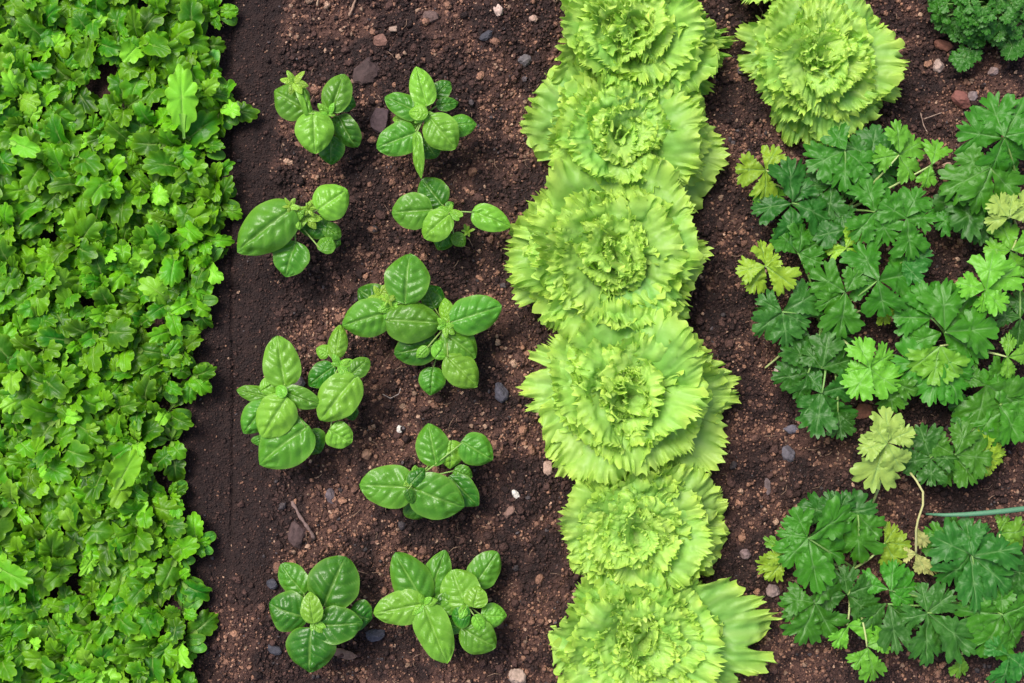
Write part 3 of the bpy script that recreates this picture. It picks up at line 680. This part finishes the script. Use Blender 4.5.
# ------------------------------------------------------------------ parsley
def leaflet(rg, nr=9, nt=110, droop=.18):
    """one three lobed, toothed leaflet: disc grid round a point in the blade, wedge shaped towards the stalk"""
    th = np.linspace(-math.pi, math.pi, nt)[None, :]*np.ones((nr, 1)); r = (np.linspace(.0, 1, nr)**.85)[:, None]*np.ones((1, nt))
    cx = rg.uniform(.50, .56); at = np.abs(th); sd = np.where(th > 0, 1., 0.)
    lobA = rg.uniform(1.15, 1.4)+sd*rg.uniform(-.1, .1); notch = rg.uniform(.56, .72)+sd*rg.uniform(-.08, .08)
    front = (1-cx)*1.02; side = rg.uniform(.52, .62)+sd*rg.uniform(-.05, .05)
    Rr = np.where(at < notch, front*(1-.10*(at/notch)**2), 0)
    sidep = side*np.where(at < lobA, 1-.10*((at-lobA)/.5)**2, 1.)
    Rr = np.where(at >= notch, sidep, Rr)
    # wedge towards the stalk
    back = cx/np.maximum(.22, np.cos(math.pi-at)+np.abs(np.sin(math.pi-at))*rg.uniform(1.0, 1.45))
    Rr = np.where(at > lobA, np.minimum(Rr, np.maximum(back, .0)), Rr)
    Rr = Rr-rg.uniform(.16, .30)*np.exp(-((at-notch)/.07)**2)
    m = sstep(2.6, 2.1, at)
    saw = np.abs(np.sin(th*rg.uniform(8.2, 9.6)+rg.uniform(0, 3)))**.9
    Rr = Rr*(1+m*(.20*(saw-.6)+.05*harm(th, 17, rg, 3)))
    x = cx+r*Rr*np.cos(th); y = r*Rr*np.sin(th)
    rd = np.sqrt(x**2+y**2); an = np.arctan2(y, x)
    n = -droop*rd**2*.7+.10*rd-.022*np.exp(-(y/.035)**2)*sstep(1, .6, x)
    n += .035*r**2*harm(th, 2.6, rg, 3)+.022*r**4*harm(th, 7, rg, 3)+.11*(vn(x+rg.uniform(0, 9), y+5, .2, 60)-.5)+.05*(vn(x+rg.uniform(0, 9), y+9, .09, 61)-.5)
    vein = np.exp(-(y/.016)**2)*sstep(1, .8, x)
    vein = np.maximum(vein, .8*np.exp(-((np.abs(an)-.60)*rd/.018)**2)*sstep(.95, .6, r))
    q = (x*7.5-np.abs(y)*6.5)
    vein = np.maximum(vein, .38*np.exp(-(np.abs(np.sin(q*math.pi))/.20)**2)*sstep(1, .75, r))
    return np.stack([x, y, n], -1).reshape(-1, 3), grid_faces(nr, nt), vein.ravel(), (r**6).ravel()
rgp = np.random.default_rng(77); rp = random.Random(12)
PT = {'d': (.026, .14, .010), 'm': (.050, .22, .010), 'l': (.14, .38, .025), 'y': (.27, .47, .03), 'p': (.36, .52, .10), 'b': (.034, .17, .018)}
def parsley(base, label, leaves, cat='parsley plant', name='parsley_plant'):
    g0 = P(base[0], base[1], 0); g0.z = float(soil_h(np.array([g0.x]), np.array([g0.y]))[0])
    t = thing(name, label, cat, g0, 'flat leaved parsley plants')
    for lf in leaves:
        jx, jy, z, tone, lfs = lf[:5]; z = z/1000.
        j = P(jx, jy, z); mb = MB(); st = MB()
        # stalk from the crown of the plant to the junction
        a = g0+Vector((rp.uniform(-.006, .006), rp.uniform(-.006, .006), 0))
        if len(lf) > 5: a = P(lf[5][0], lf[5][1], .01)
        mid = a.lerp(j, .55)+Vector((0, 0, z*.42))
        pts = [a*(1-s)**2+mid*2*s*(1-s)+j*s*s for s in np.linspace(0, 1, 10)]
        st.tube(pts, [.0017-.0007*s for s in np.linspace(0, 1, 10)], 7, .12)
        for (deg, L, *rest) in lfs:
            W = (rest[0]*1.05 if rest else L*rp.uniform(.82, 1.0))
            V, F, ve, ed = leaflet(rgp, droop=rp.uniform(.12, .42))
            s_ = S*(H-z)/H
            L = L*1.03
            M = Matrix.Translation(j+Vector((math.cos(R_(deg)), math.sin(R_(deg)), 0))*rp.uniform(-.0015, .0012)+Vector((0, 0, rp.uniform(-.006, .005)))) @ Euler((rp.uniform(-.35, .35), -rp.uniform(-.28, .16), R_(deg))).to_matrix().to_4x4() @ Matrix.Diagonal((L*s_, W*s_*1.05, (L+W)/2*s_, 1))
            Mn = np.array(M); V = V@Mn[:3, :3].T+Mn[:3, 3]
            V = V-np.array(t.location)
            mb.add(V, F, vein=ve, edge=ed)
        lo = obj('leaf', mb.mesh('leaf', M_PARS), t, Matrix.Translation(t.location), tuple(np.array(PT[tone])*rp.uniform(.88, 1.15)))
        so = bpy.data.objects.new('leaf_stalk', None)
        sm = st.mesh('leaf_stalk', M_STEM); bpy.data.objects.remove(so)
        so = bpy.data.objects.new('leaf_stalk', sm); COL.objects.link(so); so.parent = lo
        so.matrix_local = Matrix.Translation(-t.location)
        so.color = (.20, .36, .09, 1) if tone in 'dmb' else (.42, .52, .20, 1)
    return t
parsley((838, 215), 'dense dark green parsley just below the lone lettuce head', [
    (765, 170, 55, 'y', [(178, 30), (62, 27), (-88, 30)]),
    (768, 182, 48, 'l', [(-120, 24), (-60, 24)]),
    (792, 203, 60, 'd', [(188, 38), (98, 42), (-22, 40), (-92, 42), (55, 30)]),
    (845, 150, 66, 'm', [(205, 40), (-88, 40), (-40, 32), (120, 26)]),
    (872, 158, 46, 'b', [(80, 34), (20, 32), (-50, 34), (150, 34)]),
    (832, 185, 40, 'd', [(0, 30), (-100, 34), (180, 28)]),
    (899, 155, 66, 'l', [(95, 32), (30, 32), (-55, 28), (190, 26)]),
    (930, 166, 62, 'l', [(68, 30), (-100, 22), (-10, 6)]),
    (875, 212, 70, 'm', [(105, 36), (-130, 34), (-60, 34), (30, 30)]),
    (905, 218, 72, 'm', [(150, 30), (62, 34), (-78, 40), (0, 30)]),
    (846, 230, 54, 'd', [(-170, 34), (-80, 28), (100, 30)]),
    (846, 248, 58, 'y', [(192, 20), (62, 20), (-35, 22)]),
])
parsley((820, 318), 'bushy parsley leaning over bare soil, right of the fourth frilly lettuce', [
    (765, 266, 70, 'y', [(98, 24), (190, 28), (-118, 30), (-38, 34), (40, 18)]),
    (798, 253, 58, 'm', [(135, 34), (25, 38), (-25, 26), (80, 30)]),
    (782, 312, 66, 'b', [(150, 28), (-140, 34), (-80, 34), (28, 44), (-25, 32)]),
    (845, 292, 70, 'm', [(148, 38), (-95, 46), (-150, 30), (60, 26)]),
    (877, 281, 76, 'm', [(115, 42), (12, 48), (-75, 38), (190, 30)]),
    (902, 262, 60, 'b', [(20, 30), (-50, 26)]),
    (878, 306, 40, 'y', [(-55, 20), (60, 16)]),
    (815, 345, 50, 'd', [(150, 34), (30, 38), (-80, 34), (-160, 34)]),
    (808, 373, 60, 'd', [(192, 34), (112, 34), (-110, 28)]),
    (822, 368, 62, 'd', [(80, 34), (15, 36), (130, 26)]),
    (822, 393, 66, 'd', [(230, 28), (-62, 44), (-100, 42), (12, 34), (120, 24)]),
    (838, 412, 60, 'd', [(-85, 26), (-40, 22)]),
    (869, 368, 70, 'l', [(112, 32), (-125, 34), (-35, 36), (30, 30), (190, 22)]),
    (890, 382, 58, 'm', [(-80, 32), (-20, 28), (60, 22)]),
    (765, 368, 10, 'l', [(60, 4)], (792, 345)),
])
parsley((1012, 215), 'parsley with large jagged leaves at the right photo edge, upper part', [
    (1003, 137, 76, 'm', [(172, 44, 40), (105, 46), (60, 44), (10, 40), (-105, 40), (-60, 38)]),
    (990, 168, 72, 'm', [(205, 50, 40), (-112, 46, 38), (-45, 40), (160, 36), (0, 36)]),
    (985, 205, 50, 'd', [(175, 48), (-150, 44), (-95, 38), (120, 36), (-30, 36)]),
    (955, 212, 46, 'm', [(150, 26), (-140, 26), (40, 28)]),
    (1008, 218, 74, 'p', [(128, 26), (25, 34), (190, 22), (75, 26)]),
    (1012, 250, 62, 'l', [(100, 30), (180, 26), (-60, 30), (20, 30)]),
    (985, 290, 74, 'l', [(165, 28), (82, 38), (35, 40), (-50, 28), (-95, 22)]),
    (1020, 318, 50, 'd', [(170, 28), (-90, 30), (90, 28)]),
])
parsley((948, 345), 'broad rosette of overlapping parsley leaves, middle of the right side', [
    (931, 318, 66, 'm', [(178, 36), (112, 36), (60, 42), (-130, 36)]),
    (945, 332, 72, 'm', [(5, 54, 44), (50, 52, 42), (95, 46), (-30, 48), (200, 36)]),
    (940, 346, 70, 'l', [(-100, 38), (-140, 36), (-60, 36)]),
    (942, 364, 66, 'm', [(-110, 42), (-62, 42), (180, 46), (-20, 34)]),
    (1007, 357, 62, 'l', [(82, 24, 14), (8, 30, 20), (-82, 22, 14)]),
])
parsley((992, 395), 'folded dark parsley clump low beside the right photo edge', [
    (985, 385, 56, 'm', [(-30, 44), (-100, 46), (40, 36), (150, 28)]),
    (1000, 405, 60, 'm', [(-60, 40), (-120, 40), (10, 40), (90, 38)]),
    (975, 400, 44, 'd', [(200, 26), (-100, 36)]),
    (985, 455, 50, 'y', [(100, 26), (5, 24), (-75, 22), (-30, 18)]),
    (955, 455, 62, 'm', [(70, 34), (-5, 36), (-100, 34), (150, 34), (-50, 34)]),
    (930, 458, 58, 'd', [(190, 30), (110, 34), (-90, 26), (0, 28)]),
])
parsley((868, 520), 'parsley with a single pale yellow leaf on a thin stalk', [
    (886, 443, 84, 'p', [(85, 36), (-105, 48), (25, 30), (195, 28), (130, 24), (-60, 34)], (868, 512)),
])
parsley((850, 570), 'dark spreading parsley with a yellow leaflet on its left, bottom of the photo', [
    (785, 560, 50, 'y', [(205, 28), (-130, 26), (160, 20)]),
    (782, 550, 46, 'l', [(145, 22, 12)]),
    (808, 538, 76, 'm', [(172, 30), (115, 32), (32, 54, 34), (-32, 50, 32), (-78, 56, 32), (-130, 38)]),
    (835, 515, 54, 'd', [(165, 36), (60, 26), (10, 40), (100, 24)]),
    (858, 515, 64, 'm', [(-85, 52, 40), (-45, 34), (190, 26)]),
    (885, 543, 50, 'y', [(-5, 26), (-62, 28), (50, 22)]),
    (815, 603, 62, 'm', [(170, 30), (-110, 42), (-60, 40), (-150, 34), (50, 36)]),
    (848, 595, 56, 'd', [(100, 28), (20, 30), (-40, 32), (190, 34)]),
    (847, 625, 54, 'l', [(-120, 26, 18), (-10, 34, 22)]),
    (867, 647, 60, 'l', [(-75, 36, 24), (-120, 24, 20), (20, 24, 20)]),
])
parsley((968, 600), 'blue green parsley filling the bottom right corner', [
    (889, 590, 62, 'm', [(82, 30), (168, 30), (2, 32), (-35, 24)]),
    (888, 604, 60, 'b', [(-80, 48, 28), (-135, 32), (-38, 40, 26)]),
    (927, 613, 60, 'b', [(98, 28), (-88, 52, 32), (-38, 60, 34), (35, 34), (192, 28)]),
    (952, 540, 50, 'm', [(165, 28), (75, 22), (205, 30)]),
    (972, 555, 66, 'b', [(155, 42), (100, 38), (60, 34), (-85, 56, 34), (-128, 42), (-42, 50, 34), (8, 50, 34)]),
    (1000, 534, 60, 'l', [(5, 28), (65, 18), (-60, 26)]),
    (1005, 570, 50, 'd', [(-10, 30), (-80, 34), (60, 30)]),
    (1003, 615, 62, 'm', [(175, 44), (90, 26), (20, 30), (-110, 48), (-55, 40)]),
    (1008, 655, 56, 'b', [(-100, 32), (-40, 30), (150, 24)]),
    (962, 655, 40, 'l', [(-90, 26, 18), (30, 18), (150, 14)]),
])
# curly parsley, upper right corner
g0 = P(985, 8, 0); t = thing('curly_parsley', 'small dense curly parsley clump in the top right corner', 'parsley plant', g0)
mb = MB(); st = MB()
for i in range(150):
    a = rp.uniform(0, 6.28); q = math.sqrt(rp.random()); px = 984+q*50*math.cos(a); py = 2+q*40*math.sin(a)
    if px > 1040 and rp.random() < .5: continue
    z = .025+.045*(1-q*q)+rp.uniform(-.008, .008); j = P(px, py, z)
    for dd in (rp.uniform(0, 360),)*1:
        for k in (-70, 0, 70):
            V, F, ve, ed = leaflet(rgp, nr=5, nt=44, droop=.3); L = rp.uniform(6, 11)*S
            M = Matrix.Translation(j) @ Euler((rp.uniform(-.5, .5), rp.uniform(-.5, .3), math.atan2(-(py-2), px-984)+R_(k)+rp.uniform(-.5, .5))).to_matrix().to_4x4() @ Matrix.Diagonal((L, L, L, 1))
            Mn = np.array(M); V = V@Mn[:3, :3].T+Mn[:3, 3]-np.array(g0); mb.add(V, F, vein=ve, edge=ed)
    st.tube([g0+(j-g0)*s+Vector((0, 0, .01*math.sin(3.14*s))) for s in (0, .35, .7, 1)], .0008, 5)
for (px, py, tone) in ((970, 50, 0), (964, 58, 0), (1012, 46, 1), (1020, 38, 1)):
    j = P(px, py, .03)
    for k in (-70, 0, 70):
        V, F, ve, ed = leaflet(rgp, nr=5, nt=44, droop=.2); L = rp.uniform(12, 15)*S
        M = Matrix.Translation(j) @ Euler((0, .1, R_(-110+k))).to_matrix().to_4x4() @ Matrix.Diagonal((L, L, L, 1)); Mn = np.array(M)
        mb.add(V@Mn[:3, :3].T+Mn[:3, 3]-np.array(g0), F, vein=ve, edge=ed)
    st.tube([g0, g0.lerp(j, .5)+Vector((0, 0, .01)), j], .0008, 5)
obj('foliage', mb.mesh('foliage', M_PARS), t, Matrix.Translation(g0), (.035, .20, .014))
obj('stalks', st.mesh('stalks', M_STEM), t, None, (.15, .33, .07))

# wilted yellow leaf with its bent stalk
g0 = P(912, 482, .0); t = thing('wilted_parsley_leaf', 'wilted straw coloured leaf drooping from a thin bent stalk', 'wilted leaf', g0)
mb = MB(); pts = [P(x, y, z) for x, y, z in ((908, 470, .05), (916, 480, .066), (923, 492, .07), (923, 505, .07), (918, 520, .066), (916, 530, .062), (916, 542, .056), (916, 553, .05))]
Q = []
for i in range(len(pts)-1):
    for s in (0, .33, .66): Q.append(pts[i].lerp(pts[i+1], s))
Q.append(pts[-1]); mb.tube(Q, .0013, 7)
obj('leaf_stalk', mb.mesh('leaf_stalk', M_STEM), t, None, (.50, .50, .22))
for (bx, by, tx, ty, w, z) in ((917, 528, 926, 547, 10, .06), (917, 553, 900, 555, 11, .05), (916, 553, 927, 574, 13, .05), (917, 555, 938, 573, 10, .048)):
    b = P(bx, by, z); e = P(tx, ty, z-.004); V, F, ve, ed = leaflet(rgp, droop=.2); m2 = MB(); m2.add(V, F, vein=ve, edge=ed)
    obj('leaf', m2.mesh('leaf', M_PARS), t, span_matrix(b, e, w*S*1.3, .3), (.42, .43, .14))
# onion leaf
mb = MB(); mb.tube([P(x, y, z) for x, y, z in ((926, 514, .05), (945, 515, .06), (965, 514.5, .066), (985, 513, .07), (1005, 511, .072), (1030, 508, .072), (1050, 506, .06), (1080, 508, .0))], [.0012, .0021, .0026, .0029, .003, .0031, .0031, .003], 10)
tag(obj('onion_leaf', mb.mesh('onion_leaf', M_STEM), None, None, (.10, .26, .15)), 'single smooth blue green onion leaf lying across from the right photo edge', 'onion leaf')
